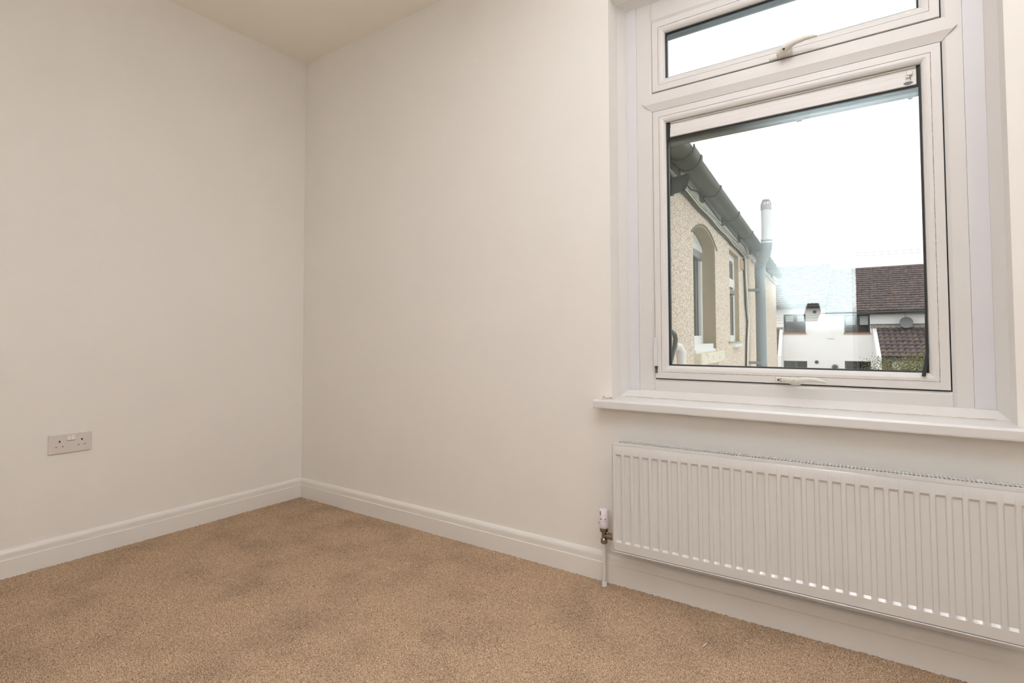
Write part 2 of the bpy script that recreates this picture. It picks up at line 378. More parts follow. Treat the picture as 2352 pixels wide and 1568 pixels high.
# outer frame with bevel towards the rebate
SX0, SX1 = 2.2155, 3.1600            # rebate opening
LZ0, LZ1, UZ0, UZ1 = 0.8065, 1.9130, 1.9870, 2.2890
X0, X1 = 2.1509, 3.2101
def barv(bm, xa, xb, s):             # stile; s=+1 bevel on the right edge
    pr = [(xa, 0.119), (xb-0.010, 0.119), (xb, 0.124), (xb, 0.175), (xa, 0.175)] if s > 0 else [(xa, 0.124), (xa+0.010, 0.119), (xb, 0.119), (xb, 0.175), (xa, 0.175)]
    return prism(bm, pr, 'z', FZ0, FZ1)
wp('frame_stile', barv(B(), X0, SX0, 1), UPVC); wp('frame_stile', barv(B(), SX1, X1, -1), UPVC)
wp('frame_head', prism(B(), [(0.119, FZ1), (0.119, UZ1+0.012), (0.124, UZ1+0.001), (0.175, UZ1+0.001), (0.175, FZ1)], 'x', SX0, SX1), UPVC)
wp('frame_cill', prism(B(), [(0.119, FZ0), (0.119, LZ0-0.010), (0.124, LZ0-0.0005), (0.175, LZ0-0.0005), (0.175, FZ0)], 'x', SX0, SX1), UPVC)
# transom, proud, with arrow-shaped welded ends
bm = B()
pf = [(1.9135, 0.121), (1.9430, 0.1105), (1.9840, 0.1105), (1.9865, 0.1145), (1.9865, 0.175), (1.9135, 0.175)]
def tx(z, side):
    k = max(0.0, 1 - abs(z-1.951)/0.038)
    return (SX0 - 0.040*k) if side < 0 else (SX1 + 0.038*k)
zs = [1.9135, 1.9280, 1.9430, 1.9510, 1.9700, 1.9840, 1.9865]
def ty(z): return 0.121 - (z-1.9135)/0.0295*0.0105 if z < 1.943 else (0.1105 if z <= 1.984 else 0.1145)
La = [bm.verts.new((tx(z, -1), ty(z), z)) for z in zs]; Ra = [bm.verts.new((tx(z, 1), ty(z), z)) for z in zs]
Lb = [bm.verts.new((tx(z, -1), 0.175, z)) for z in zs]; Rb = [bm.verts.new((tx(z, 1), 0.175, z)) for z in zs]
for i in range(len(zs)-1):
    bm.faces.new([La[i], Ra[i], Ra[i+1], La[i+1]]); bm.faces.new([Lb[i], Lb[i+1], Rb[i+1], Rb[i]])
    bm.faces.new([La[i], La[i+1], Lb[i+1], Lb[i]]); bm.faces.new([Ra[i], Rb[i], Rb[i+1], Ra[i+1]])
bm.faces.new([La[0], Lb[0], Rb[0], Ra[0]]); bm.faces.new([La[-1], Ra[-1], Rb[-1], Lb[-1]])
wp('transom', bm, UPVC)
G = 0.0042
def sash(name, x0, x1, z0, z1, lab):
    rub = wp('rebate_seal', ring(B(), x0, x1, z0, z1, [(0.0, 0.128), (G+0.002, 0.128), (G+0.002, 0.15), (0.0, 0.15)]), RUBBER)
    s = wp(name, ring(B(), x0+G, x1-G, z0+G, z1-G, [(0.0, 0.1145), (0.0015, 0.1125), (0.0255, 0.1125), (0.0255, 0.170), (0.0, 0.170)]), UPVC, lab=lab)
    x0, x1, z0, z1 = x0+G+0.0268, x1-G-0.0268, z0+G+0.0268, z1-G-0.0268
    b = obj('glazing_bead', ring(B(), x0, x1, z0, z1, [(0.0, 0.1145), (0.0, 0.1130), (0.010, 0.1130), (0.017, 0.1155), (0.0225, 0.1200), (0.0248, 0.127), (0.0248, 0.150), (0.0, 0.150)]), UPVC, s)
    jt = obj('joint', ring(B(), x0-0.0013, x1+0.0013, z0-0.0013, z1+0.0013, [(0.0, 0.1165), (0.0013, 0.1165), (0.0013, 0.14), (0.0, 0.14)]), STAIN, s)
    k = 0.0248
    g = obj('glass_seal', ring(B(), x0+k-0.001, x1-k+0.001, z0+k-0.001, z1-k+0.001, [(0.0, 0.127), (0.0045, 0.129), (0.0045, 0.132), (0.0, 0.132)]), RUBBER, s)
    sp = obj('spacer_bar', ring(B(), x0+k-0.001, x1-k+0.001, z0+k-0.001, z1-k+0.001, [(0.0, 0.1385), (0.006, 0.1385), (0.006, 0.153), (0.0, 0.153)]), RUBBER, s)
    p1 = obj('pane', box(B(), x0+k-0.001, x1-k+0.001, 0.1335, 0.1375, z0+k-0.001, z1-k+0.001), GLASS, s)
    p2 = obj('pane', box(B(), x0+k-0.001, x1-k+0.001, 0.1545, 0.1585, z0+k-0.001, z1-k+0.001), GLASS, s)
    return s, (x0+k, x1-k, z0+k, z1-k)
s1, ru = sash('top_light', SX0, SX1, UZ0, UZ1, 'shallow opening top light above the transom')
s2, rl = sash('main_sash', SX0, SX1, LZ0, LZ1, 'large opening sash below the transom')
# black strip standing in for the shadow gap of the external frame beyond top light head
def sub(par, name, bm, m, smooth=False, mats=None):
    return obj(name, bm, m, par, smooth, mats)
sub(s1, 'outer_shadow_gap', box(B(), ru[0], ru[1], 0.160, 0.172, ru[3]-0.012, ru[3]+0.012), RUBBER)
# upper cockspur handle
def handle_upper():
    bm = B(); rbox(bm, 2.664, 2.742, 0.104, 0.1135, 1.9905, 2.004, 0.004, 3)
    rbox(bm, 2.692, 2.742, 0.076, 0.107, 1.988, 2.012, 0.006, 3)
    pts = [(2.700, 0.080, 1.992), (2.716, 0.072, 2.002), (2.735, 0.067, 2.010), (2.757, 0.064, 2.0145), (2.785, 0.062, 2.017), (2.808, 0.062, 2.016), (2.821, 0.062, 2.0135), (2.8235, 0.062, 2.0130)]
    rr = [(0.009, 0.013), (0.011, 0.0145), (0.0105, 0.0120), (0.0080, 0.0090), (0.0070, 0.0078), (0.0060, 0.0062), (0.0042, 0.0042), (0.0010, 0.0010)]
    tube(bm, pts, rr, 14); return bm
sub(s1, 'handle', handle_upper(), CREAM, True)
sub(s1, 'key_hole', cyl(B(), (2.7185, 0.0640, 1.999), (2.7185, 0.0600, 1.999), 0.0040, 14), DARK)
# lower key-locking handle
bm = B(); rbox(bm, 2.664, 2.735, 0.104, 0.1125, 0.8140, 0.8335, 0.004, 3)
pts = [(2.693, 0.098, 0.8235), (2.706, 0.090, 0.8225), (2.722, 0.080, 0.8205), (2.740, 0.074, 0.8225), (2.765, 0.070, 0.8300), (2.792, 0.069, 0.8300), (2.812, 0.070, 0.8265), (2.8225, 0.071, 0.8240), (2.8245, 0.071, 0.8235)]
rr = [(0.004, 0.006), (0.006, 0.010), (0.0085, 0.0135), (0.0085, 0.0140), (0.007, 0.0095), (0.006, 0.0080), (0.005, 0.0055), (0.003, 0.003), (0.0006, 0.0006)]
tube(bm, pts, rr, 14)
sub(s2, 'handle', bm, CREAM, True)
sub(s2, 'screw', cyl(B(), (2.6745, 0.1045, 0.8240), (2.6745, 0.1025, 0.8240), 0.0046, 14), CHROME, True)
bm = B()
for dx, dz in ((0, 0), (0.0078, 0.0042), (0.0078, -0.0042)): cyl(bm, (2.6745+dx, 0.1035, 0.8240+dz), (2.6745+dx, 0.1018, 0.8240+dz), 0.0017, 10)
sub(s2, 'screw_recess', bm, DARK)
bm = B(); ov = [(2.733+0.0115*math.cos(a), 0.0655, 0.8205+0.0062*math.sin(a)+0.0035*math.cos(a)*0.5) for a in [2*PI*i/22 for i in range(23)]]
tube(bm, ov, 0.0004, 5, cap=False); sub(s2, 'oval_button', bm, SLOT)
# friction hinge cover and the exposed hinge plate at the lower left
bm = B(); rbox(bm, 2.2145, 2.2290, 0.104, 0.1145, 0.860, 0.965, 0.002); rbox(bm, 2.2175, 2.2270, 0.107, 0.1145, 0.965, 0.975, 0.002)
wp('hinge_cover', bm, UPVCB)
wp('hinge_plate', rbox(B(), 2.2190, 2.2290, 0.109, 0.1142, 0.8360, 0.8540, 0.0008), CHROME)
bm = B(); cyl(bm, (2.2240, 0.1093, 0.8485), (2.2240, 0.1083, 0.8485), 0.0026, 10); box(bm, 2.2188, 2.2296, 0.1084, 0.1122, 0.8345, 0.8362); box(bm, 2.2188, 2.2296, 0.1084, 0.1122, 0.8545, 0.8590)
wp('hinge_slot', bm, DARK)
# glazed-in trickle ventilator across the head of the large pane
vx0, vx1 = 2.2880, 3.0935; VT = rl[3]
vent = wp('trickle_vent', prism(B(), [(0.1332, 1.8540), (0.1235, 1.8540), (0.1235, 1.8525), (0.1318, 1.8510), (0.1300, 1.8320), (0.1285, 1.8315), (0.1275, 1.8300), (0.1270, 1.8120), (0.1250, 1.8105), (0.1250, 1.7955), (0.1332, 1.7945)], 'x', vx0, vx1), UPVC, lab='slim white ventilator across the top of the large pane')
sub(vent, 'vent_seal', box(B(), rl[0]-0.002, rl[1]+0.002, 0.1324, 0.160, 1.7885, VT+0.004), RUBBER)
sub(vent, 'outer_canopy', prism(B(), [(0.160, 1.800), (0.1625, 1.7755), (0.178, 1.7725), (0.184, 1.776), (0.184, 1.800)], 'x', rl[0], rl[1]), STEELG)
bm = B()
prism(bm, [(2.735, 1.776), (2.765, 1.776), (2.757, 1.768), (2.744, 1.768)], 'y', 0.163, 0.178)
prism(bm, [(3.070, 1.776), (3.092, 1.776), (3.082, 1.767), (3.074, 1.767)], 'y', 0.163, 0.178)
sub(vent, 'canopy_clip', bm, STEELG)
bm = B(); rbox(bm, 3.0680, 3.0840, 0.1170, 0.1290, 1.8265, 1.8420, 0.002); rbox(bm, 3.0655, 3.0760, 0.1200, 0.1290, 1.8200, 1.8270, 0.0015)
sub(vent, 'slide_catch', bm, CREAM)
sub(vent, 'pull_cord', tube(B(), [(3.0775, 0.1235, 1.821), (3.0785, 0.1235, 1.815), (3.0780, 0.1245, 1.8095)], 0.0007, 6), CABLE)
def oval(cx, cz, a, b, n=24): return [(cx+a*math.cos(2*PI*i/n), cz+b*math.sin(2*PI*i/n)) for i in range(n)]
sub(vent, 'badge', prism(B(), oval(3.0720, 1.8030, 0.0125, 0.0057), 'y', 0.1244, 0.1252), BROWNF)
bm = B()
tube(bm, [(x, 0.1242, z) for x, z in oval(3.0720, 1.8030, 0.0108, 0.0044)+oval(3.0720, 1.8030, 0.0108, 0.0044)[:1]], 0.00035, 4, cap=False)
tube(bm, [(3.0650+i*0.0012, 0.1242, 1.8030+0.0011*math.sin(i*2.1)) for i in range(13)], 0.0004, 4)
sub(vent, 'badge_print', bm, CREAM)
# rubber gasket that has come loose down the right side of the pane
bm = B()
strip(bm, [(3.1015, 0.126, 1.85), (3.1010, 0.126, 1.35), (3.1005, 0.125, 1.10), (3.1000, 0.122, 0.985), (3.1000, 0.118, 0.930), (3.0965, 0.113, 0.895), (3.0915, 0.108, 0.868), (3.0885, 0.105, 0.852)],
      [0.004, 0.004, 0.0055, 0.0075, 0.0085, 0.0095, 0.0100, 0.0100], 0.004)
sub(s2, 'loose_gasket', bm, RUBBER)

# ------------------------------------------------------------------ radiator
RZ = 0.0
rad = empty('radiator', (2.72, -0.07, 0.17))
tag(rad, 'long white ribbed panel radiator under the window sill', 'radiator')
RX0, PIT, N = 2.119, 0.0357, 33
RX1 = RX0 + 0.0258*2 + PIT*(N-1)
YFp = -0.100; D = 0.0055
zt, zb = 0.5735, 0.1665
gz1, gz0 = 0.5335, 0.2015
# front panel as a height grid: columns cross the grooves
xsG = [RX0+0.0035]; ds = [0]
for i in range(N):
    c = RX0 + 0.0258 + i*PIT
    for off, d in ((-0.0140, 0), (-0.0122, 0.15), (-0.0100, 0.85), (-0.0080, 1), (0.0080, 1), (0.0100, 0.85), (0.0122, 0.15), (0.0140, 0)): xsG.append(c+off); ds.append(d)
xsG.append(RX1-0.0035); ds.append(0)
zsG = [zb+0.004, gz0-0.0012, gz0+0.0005, gz0+0.0080, gz0+0.0092, (gz0+gz1)/2, gz1-0.0075, gz1, zt-0.010, zt-0.004]
dz = [0, 0, 0, 1, 1, 1, 1, 0, 0, 0]
def zshift(x): return 0.0055*(x-2.72)/0.6
bm = B(); grid = []
for z, b in zip(zsG, dz):
    grid.append([bm.verts.new((x, YFp + D*a*b + (0.002 if z > zt-0.006 else 0) + (0.002 if z < zb+0.006 else 0), z)) for x, a in zip(xsG, ds)])
for j in range(len(zsG)-1):
    for i in range(len(xsG)-1): bm.faces.new([grid[j][i], grid[j][i+1], grid[j+1][i+1], grid[j+1][i]])
# pressed rim returning backwards
outer = [grid[0][i] for i in range(len(xsG))] + [grid[j][-1] for j in range(1, len(zsG))] + [grid[-1][i] for i in range(len(xsG)-2, -1, -1)] + [grid[j][0] for j in range(len(zsG)-2, 0, -1)]
bk = [bm.verts.new((v.co.x, YFp+0.016, v.co.z)) for v in outer]
for i in range(len(outer)): bm.faces.new([outer[i], outer[(i+1) % len(outer)], bk[(i+1) % len(bk)], bk[i]])
bmesh.ops.rotate(bm, verts=bm.verts, cent=(2.72, 0, 0.37), matrix=Matrix.Rotation(-0.0035, 3, 'Y'))
fp = child(rad, 'front_panel', bm, RAD, True)
try:
    fp.data.set_sharp_from_angle(angle=math.radians(33))
except Exception: pass
def radbox(name, args, m, r=0.0012):
    bm = rbox(B(), *args, r); bmesh.ops.rotate(bm, verts=bm.verts, cent=(2.72, 0, 0.37), matrix=Matrix.Rotation(-0.0035, 3, 'Y'))
    return child(rad, name, bm, m)
radbox('back_panel', (RX0+0.004, RX1-0.004, -0.050, -0.042, zb+0.004, zt-0.012), RAD)
radbox('side_cover', (RX0, RX0+0.0022, YFp-0.001, -0.040, zb-0.001, zt+0.002), RAD)
radbox('side_cover', (RX1-0.0022, RX1, YFp-0.001, -0.040, zb-0.001, zt+0.002), RAD)
radbox('bottom_lip', (RX0, RX1, YFp-0.001, YFp+0.012, zb-0.002, zb+0.0015), RAD)
# top grille with real openings
bm = B(); zg = zt+0.003
gx0, gx1, gy0, gy1 = RX0+0.0022, RX1-0.0022, YFp+0.000, -0.040
sx0, sx1 = gx0+0.018, gx1-0.018; oy0, oy1 = YFp+0.017, -0.0435
box(bm, gx0, gx1, gy0, oy0, zg-0.0012, zg); box(bm, gx0, gx1, oy1, gy1, zg-0.0012, zg)
box(bm, gx0, sx0, oy0, oy1, zg-0.0012, zg); box(bm, sx1, gx1, oy0, oy1, zg-0.0012, zg)
box(bm, gx0, gx1, gy0, gy0+0.0015, zg-0.009, zg-0.0012)
NS = 117; pt_ = (sx1-sx0)/NS
for i in range(1, NS): box(bm, sx0+i*pt_-0.0016, sx0+i*pt_+0.0016, oy0, oy1, zg-0.0012, zg)
bmesh.ops.rotate(bm, verts=bm.verts, cent=(2.72, 0, 0.37), matrix=Matrix.Rotation(-0.0035, 3, 'Y'))
child(rad, 'top_grille', bm, RAD)
bm = B(); box(bm, RX0+0.004, RX1-0.004, YFp+0.010, -0.0415, zt-0.0045, zt-0.0035)
bmesh.ops.rotate(bm, verts=bm.verts, cent=(2.72, 0, 0.37), matrix=Matrix.Rotation(-0.0035, 3, 'Y'))
child(rad, 'shaded_convector_cap', bm, GALV)  # convector top as a plate, coloured dark so the slots look shaded
bm = B()
for i in range(60):
    x = RX0+0.02+i*(RX1-RX0-0.04)/59; box(bm, x-0.0004, x+0.0004, YFp+0.018, -0.052, zb+0.02, zt-0.018)
o = child(rad, 'convector_fin', bm, GALV)
# brackets behind
for x in (2.30, 3.10): radbox('wall_bracket', (x-0.015, x+0.015, -0.042, -0.0005, 0.22, 0.50), RAD)
# valve, tail pipe
px, py = 2.0615, -0.052
vb = B(); tube(vb, [(px, py, 0.164), (px, py, 0.168), (px, py, 0.182), (px, py, 0.186), (px, py, 0.188), (px, py, 0.210), (px, py, 0.212), (px, py, 0.228)],
               [0.009, 0.0135, 0.0135, 0.010, 0.0095, 0.0095, 0.0165, 0.0170], 16)
tube(vb, [(px, py, 0.197), (px+0.016, py, 0.197), (px+0.017, py, 0.197), (px+0.042, py, 0.197), (px+0.0425, py, 0.197), (px+0.062, py, 0.197)], [0.008, 0.008, 0.013, 0.013, 0.008, 0.008], 14)
child(rad, 'valve_body', vb, CHROME, True)
vh = child(rad, 'valve_head', tube(B(), [(px, py, 0.226), (px, py, 0.229), (px, py, 0.246), (px, py, 0.268), (px, py, 0.292), (px, py, 0.298), (px, py, 0.300)], [0.0165, 0.0190, 0.0200, 0.0200, 0.0195, 0.0165, 0.010], 28), VALVEW, True)
vh['label'] = 'white thermostatic valve head with black marks'
def onhead(ang, z, r=0.0202): return (px + r*math.sin(ang), py - r*math.cos(ang), z)
def sube(par, name, bm, m):
    return obj(name, bm, m, par)
bm = B()
for a0, a1, z0, z1 in ((0.0, 0.35, 0.2655, 0.2635), (0.85, 1.10, 0.2640, 0.2660), (-0.55, -0.52, 0.250, 0.243)):
    tube(bm, [onhead(a0+(a1-a0)*i/4-0.3, z0+(z1-z0)*i/4) for i in range(5)], 0.0013, 6)
tube(bm, [onhead(0.22, 0.2560), onhead(0.22, 0.2530)], 0.0010, 6)
for a in (-0.15, -0.02): tube(bm, [onhead(a-0.2, 0.279, 0.0198), onhead(a-0.2, 0.294, 0.0194)], 0.0008, 6)
sube(vh, 'black_mark', bm, DARK)
sube(vh, 'red_mark', tube(B(), [onhead(0.52+0.1*i, 0.2560+0.0003*i) for i in range(4)], 0.0008, 6), REDM)
child(rad, 'tail_pipe', tube(B(), [(px, py, -0.004), (px, py, 0.166)], 0.0078, 16), PIPEP, True)
child(rad, 'pipe_collar', tube(B(), [(px, py, -0.006), (px, py, 0.0160), (px, py, 0.0175)], [0.0098, 0.0098, 0.0082], 16), VALVEW, True)

# ------------------------------------------------------------------ double socket on the left wall
sk = empty('double_socket', (0.0, -1.161, 0.516)); tag(sk, 'grey-white double plug socket low on the left wall', 'socket')
child(sk, 'face_plate', rbox(B(), 0.0, 0.0085, -1.2385, -1.0825, 0.4735, 0.5585, 0.0035, 3), SOCK)
for y0 in (-1.1745, -1.1600):
    bm = prism(B(), [(0.0085, 0.5285), (0.0118, 0.5285), (0.0098, 0.5490), (0.0085, 0.5490)], 'y', y0+0.0006, y0+0.0136)
    bm2 = B(); me_ = bpy.data.meshes.new('t')
    child(sk, 'rocker_switch', bm, SOCKW)
bm = B(); box(bm, 0.0084, 0.0100, -1.1750, -1.1458, 0.5262, 0.5286)
child(sk, 'switch_gap', bm, SLOT)
for yc in (-1.2000, -1.1205):
    child(sk, 'earth_slot', box(B(), 0.0083, 0.00875, yc-0.0027, yc+0.0027, 0.5225, 0.5305), DARK)
    for s in (-1, 1): child(sk, 'pin_slot', box(B(), 0.0083, 0.00870, yc+s*0.0115-0.0037, yc+s*0.0115+0.0037, 0.5018, 0.5050), SLOT)

# ------------------------------------------------------------------ the photographer's flash on a stand (seen only mirrored in the glass)
fl = empty('flash_stand', (2.96, -2.34, 0)); tag(fl, 'black flash head on a slim light stand behind the viewer', 'flash')
child(fl, 'pole', tube(B(), [(2.96, -2.34, 0.30), (2.96, -2.34, 1.16)], 0.010, 10), BLACKP, True)
child(fl, 'arm', tube(B(), [(2.58, -2.31, 1.150), (2.975, -2.34, 1.150)], 0.0025, 8), BLACKP, True)
for a in (0.3, 2.4, 4.5):
    child(fl, 'leg', tube(B(), [(2.96, -2.34, 0.42), (2.96+0.28*math.cos(a), -2.34+0.28*math.sin(a), 0.008)], 0.008, 8), BLACKP, True)
bm = B(); prism(bm, [(2.512, 1.092), (2.586, 1.092), (2.612, 1.168), (2.598, 1.226), (2.530, 1.226), (2.502, 1.138)], 'y', -2.335, -2.245)
child(fl, 'flash_head', bm, BLACKP)

# ================================================================== outside
gr = struct('ground', box(B(), -40, 40, 0.6, 70, -3.1, -2.9), GROUND, 'garden ground below the upstairs window')

# ---------------- pebble-dashed neighbouring house, local axes: x = out of the wall, y = away, z = up
NB = empty('pebbledashed_house', (1.75, 4.58, 0), math.radians(4.17))
tag(NB, 'cream pebbledashed house wall with arched window close on the left outside', 'house')
def nb(name, bm, m, smooth=False, lab=None, par=None, mats=None):
    o = obj(name, bm, m, par or NB, smooth, mats)
    if lab: o['label'] = lab
    return o
UA, UB = -4.10, 3.72; ZB, ZT = -2.9, 2.0
w1u0, w1u1, w1z0, w1sp, w1ap = -3.04, -2.22, 0.865, 1.690, 1.772
w2u0, w2u1, w2z0, w2z1 = -1.50, -0.905, 0.930, 1.782
def arch(u0, u1, sp, ap, n=14):
    pts = []
    for i in range(n+1):
        t = i/n; u = u0+(u1-u0)*t; pts.append((u, sp + (ap-sp)*(1-(2*t-1)**2)))
    return pts
bm = B(); T = -0.25
def wallseg(u0, u1, z0, z1): box(bm, T, 0.0, u0, u1, z0, z1)
wallseg(UA, w1u0, ZB, ZT); wallseg(w1u1, w2u0, ZB, ZT); wallseg(w2u1, UB, ZB, ZT)
wallseg(w1u0, w1u1, ZB, w1z0); wallseg(w2u0, w2u1, ZB, w2z0); wallseg(w2u0, w2u1, w2z1, ZT)
ap = arch(w1u0, w1u1, w1sp, w1ap)
prism(bm, [(u, z) for u, z in ap] + [(w1u1, ZT), (w1u0, ZT)], 'x', T, 0.0)
nb('pebbledash_wall', bm, DASH)
# smooth rendered reveals, lining the openings
bm = B(); th = 0.012; dp = 0.115
box(bm, -dp, -0.002, w1u1-th, w1u1+0.0, w1z0, w1sp); box(bm, -dp, -0.002, w1u0, w1u0+th, w1z0, w1sp)
prism(bm, [(u, z+0.001) for u, z in ap] + [(u, z-th) for u, z in ap[::-1]], 'x', -dp, -0.002)
nb('window_reveal', bm, RENDER)
bm = B(); dp2 = 0.052
box(bm, -dp2, -0.002, w2u1-th, w2u1, w2z0, w2z1); box(bm, -dp2, -0.002, w2u0, w2u0+th, w2z0, w2z1); box(bm, -dp2, -0.002, w2u0, w2u1, w2z1-th, w2z1)
nb('window_reveal', bm, RENDER)
# ragged drip bead over the arch
bd = [(0.002, u, z+0.004) for u, z in arch(w1u0-0.05, w1u1+0.07, w1sp-0.030, w1ap+0.002, 20)]
nb('drip_bead', tube(B(), bd, 0.006, 6), mat('mossy_bead', (0.16, 0.15, 0.09), 0.9))
def uvring(bm, u0, u1, z0, z1, wd, v0, v1):
    box(bm, v0, v1, u0, u0+wd, z0, z1); box(bm, v0, v1, u1-wd, u1, z0, z1)
    box(bm, v0, v1, u0+wd, u1-wd, z0, z0+wd); box(bm, v0, v1, u0+wd, u1-wd, z1-wd, z1); return bm
# window A (arched)
wa = nb('window', uvring(B(), w1u0+th, w1u1-th, 0.925, 1.693, 0.060, -0.125, -0.098), EXTW, lab='white window in the arched opening')
nb('pane', box(B(), -0.122, -0.116, w1u0+0.07, w1u1-0.07, 0.98, 1.64), DGLASS, par=wa)
a2 = arch(w1u0+th, w1u1-th, w1sp-0.025, w1ap-th-0.002)
nb('arch_panel', prism(B(), [(w1u0+th, 1.660), (w1u1-th, 1.660)] + a2[::-1], 'x', -0.128, -0.108), EXTW, par=wa)
nb('arch_bead', tube(B(), [(-0.102, u, z-0.010) for u, z in arch(w1u0+th, w1u1-th, w1sp-0.025, w1ap-th)], 0.010, 8), EXTW, par=wa)
nb('vent_hood', rbox(B(), -0.100, -0.080, w1u0+0.08, w1u1-0.085, 1.568, 1.632, 0.008), EXTGREY, par=wa)
bm = B(); box(bm, -0.116, -0.108, -2.36, -2.345, 0.985, 1.57); box(bm, -0.116, -0.106, -2.44, -2.41, 0.985, 1.57)
nb('glazing_seal', bm, EXTGREY, par=wa)
nb('pvc_sill', rbox(B(), -0.11, -0.012, w1u0+th, w1u1-0.06, 0.886, 0.925, 0.004), EXTW)
nb('pvc_sill', rbox(B(), -0.10, 0.012, w1u0+0.0, w1u1-0.10, 0.866, 0.888, 0.004), EXTW)
nb('stone_sill', rbox(B(), -0.12, 0.046, w1u0+0.005, w1u1+0.10, 0.786, 0.866, 0.006), STONE)
# window B
wb = nb('window', uvring(B(), w2u0+th, w2u1-th, w2z0, w2z1-th, 0.060, -0.060, -0.040), EXTW, lab='narrow second window with a top light')
bm = B(); box(bm, -0.060, -0.038, w2u0+th, w2u1-th, 1.455, 1.535); nb('transom', bm, EXTW, par=wb)
nb('pane', box(B(), -0.058, -0.052, w2u0+0.06, w2u1-0.06, 1.53, w2z1-0.06), DGLASS, par=wb)
nb('pane', box(B(), -0.058, -0.052, w2u0+0.06, w2u1-0.06, w2z0+0.06, 1.46), DGLASS, par=wb)
nb('vent_hood', rbox(B(), -0.045, -0.030, w2u0+0.08, w2u1-0.080, 1.385, 1.430, 0.006), EXTGREY, par=wb)
bm = B(); box(bm, -0.052, -0.047, -0.990, -0.975, 0.99, 1.37); box(bm, -0.052, -0.047, -0.990, -0.975, 1.54, 1.70); nb('glazing_seal', bm, EXTGREY, par=wb)
nb('sill_bracket', rbox(B(), 0.0, 0.035, -1.36, -0.98, 0.878, 0.908, 0.004), EXTW)
nb('drip_ledge', rbox(B(), -0.05, 0.012, -1.62, -0.86, 0.924, 0.932, 0.002), DUCT)
nb('air_vent', rbox(B(), 0.0, 0.014, -0.80, -0.60, 1.672, 1.768, 0.004), mat('tan_air_brick', (0.48, 0.34, 0.20), 0.8))
# eaves
nb('fascia_board', box(B(), 0.0, 0.030, UA, UB+0.02, 1.885, 2.04), FASCIA)
bm = B(); cv, cz, gr_ = 0.100, 1.972, 0.064
A_ = [(cv+gr_*math.cos(a), cz+gr_*math.sin(a)) for a in [PI+PI*i/14 for i in range(15)]]
I_ = [(cv+(gr_-0.004)*math.cos(a), cz+(gr_-0.004)*math.sin(a)) for a in [2*PI-PI*i/14 for i in range(15)]]
prism(bm, [(p[0], p[1]) for p in A_ + I_], 'y', UA, 2.9)
# prism with axis y maps (x, z)
nb('gutter', bm, GUTTER, True)
def bracket(u, wdt=0.035, r=0.070, foot=True):
    bm = B()
    Ao = [(cv+r*math.cos(a), cz+r*math.sin(a)) for a in [PI-0.05+(PI+0.12)*i/14 for i in range(15)]]
    Ai = [(cv+(r-0.007)*math.cos(a), cz+(r-0.007)*math.sin(a)) for a in [2*PI+0.07-(PI+0.12)*i/14 for i in range(15)]]
    prism(bm, Ao+Ai, 'y', u, u+wdt)
    if foot: box(bm, 0.03, 0.055, u, u+wdt, 1.880, cz-0.02)
    return bm
for u in (-2.96, -2.09, -1.18, -0.30, 0.60, 1.50, 2.40): nb('gutter_bracket', bracket(u), GUTTER, True)
un = nb('gutter_union', bracket(-3.79, 0.13, 0.073), GUTTER, True)
nb('gutter_union', bracket(-3.645, 0.04, 0.077), GUTTER, True); nb('gutter_union', bracket(-3.83, 0.02, 0.078), GUTTER, True)
nb('roof_slope', prism(B(), [(0.10, 2.045), (-3.2, 4.1), (-3.2, 4.0), (0.10, 1.995), (0.03, 1.99), (0.03, 2.035)], 'y', UA, UB), TILE)
nb('main_block', box(B(), -3.0, -0.26, UA, UB, ZB, 2.0), DASH)
# services along the top of the wall
def wob(u0, u1, n, v, z0, z1, am):
    return [(v, u0+(u1-u0)*i/n, z0+(z1-z0)*i/n + am*math.sin(i*1.7)) for i in range(n+1)]
nb('duct_pipe', tube(B(), [(0.030, -4.09, 1.885), (0.030, -3.5, 1.880), (0.030, -2.2, 1.852), (0.030, -0.4, 1.836)], 0.013, 8), DUCT, True)
nb('cable', tube(B(), wob(-4.08, -0.65, 18, 0.014, 1.868, 1.815, 0.004), 0.011, 6), CABLE)
nb('cable', tube(B(), wob(-3.55, -0.60, 14, 0.034, 1.862, 1.806, 0.006), 0.0035, 5), CABLEW)
nb('cable', tube(B(), [(0.036, u, z) for u, z in ((-4.05, 1.945), (-3.79, 1.919), (-3.25, 1.894), (-3.05, 1.930), (-2.62, 1.916), (-2.22, 1.897), (-1.94, 1.924), (-1.25, 1.902), (-0.72, 1.908), (-0.51, 1.868), (-0.42, 1.82))], 0.004, 5), CABLE)
nb('cable', tube(B(), [(0.015, u, z) for u, z in ((-0.62, 1.80), (-0.60, 1.62), (-0.55, 1.31), (-0.43, 1.13), (-0.52, 0.94), (-0.60, 0.62), (-0.62, -2.0))], 0.010, 6), CABLE)
nb('cable', tube(B(), [(0.020, u, z) for u, z in ((-0.50, 1.80), (-0.47, 1.60), (-0.36, 1.31), (-0.30, 1.13), (-0.42, 0.94), (-0.50, 0.62), (-0.52, -2.0))], 0.008, 6), CABLEW)
nb('corner_bead', box(B(), 0.0, 0.010, -0.40, -0.375, ZB, 1.80), DUCT)
nb('cable', tube(B(), [(0.036, u, 1.90+0.018*math.sin(i*2.2)) for i, u in enumerate((0.5, 0.9, 1.4, 1.9, 2.4, 3.0, 3.5))], 0.004, 5), CABLE)
nb('duct_pipe', tube(B(), [(0.020, 0.2, 1.872), (0.020, 3.65, 1.872)], 0.012, 8), FASCIA, True)
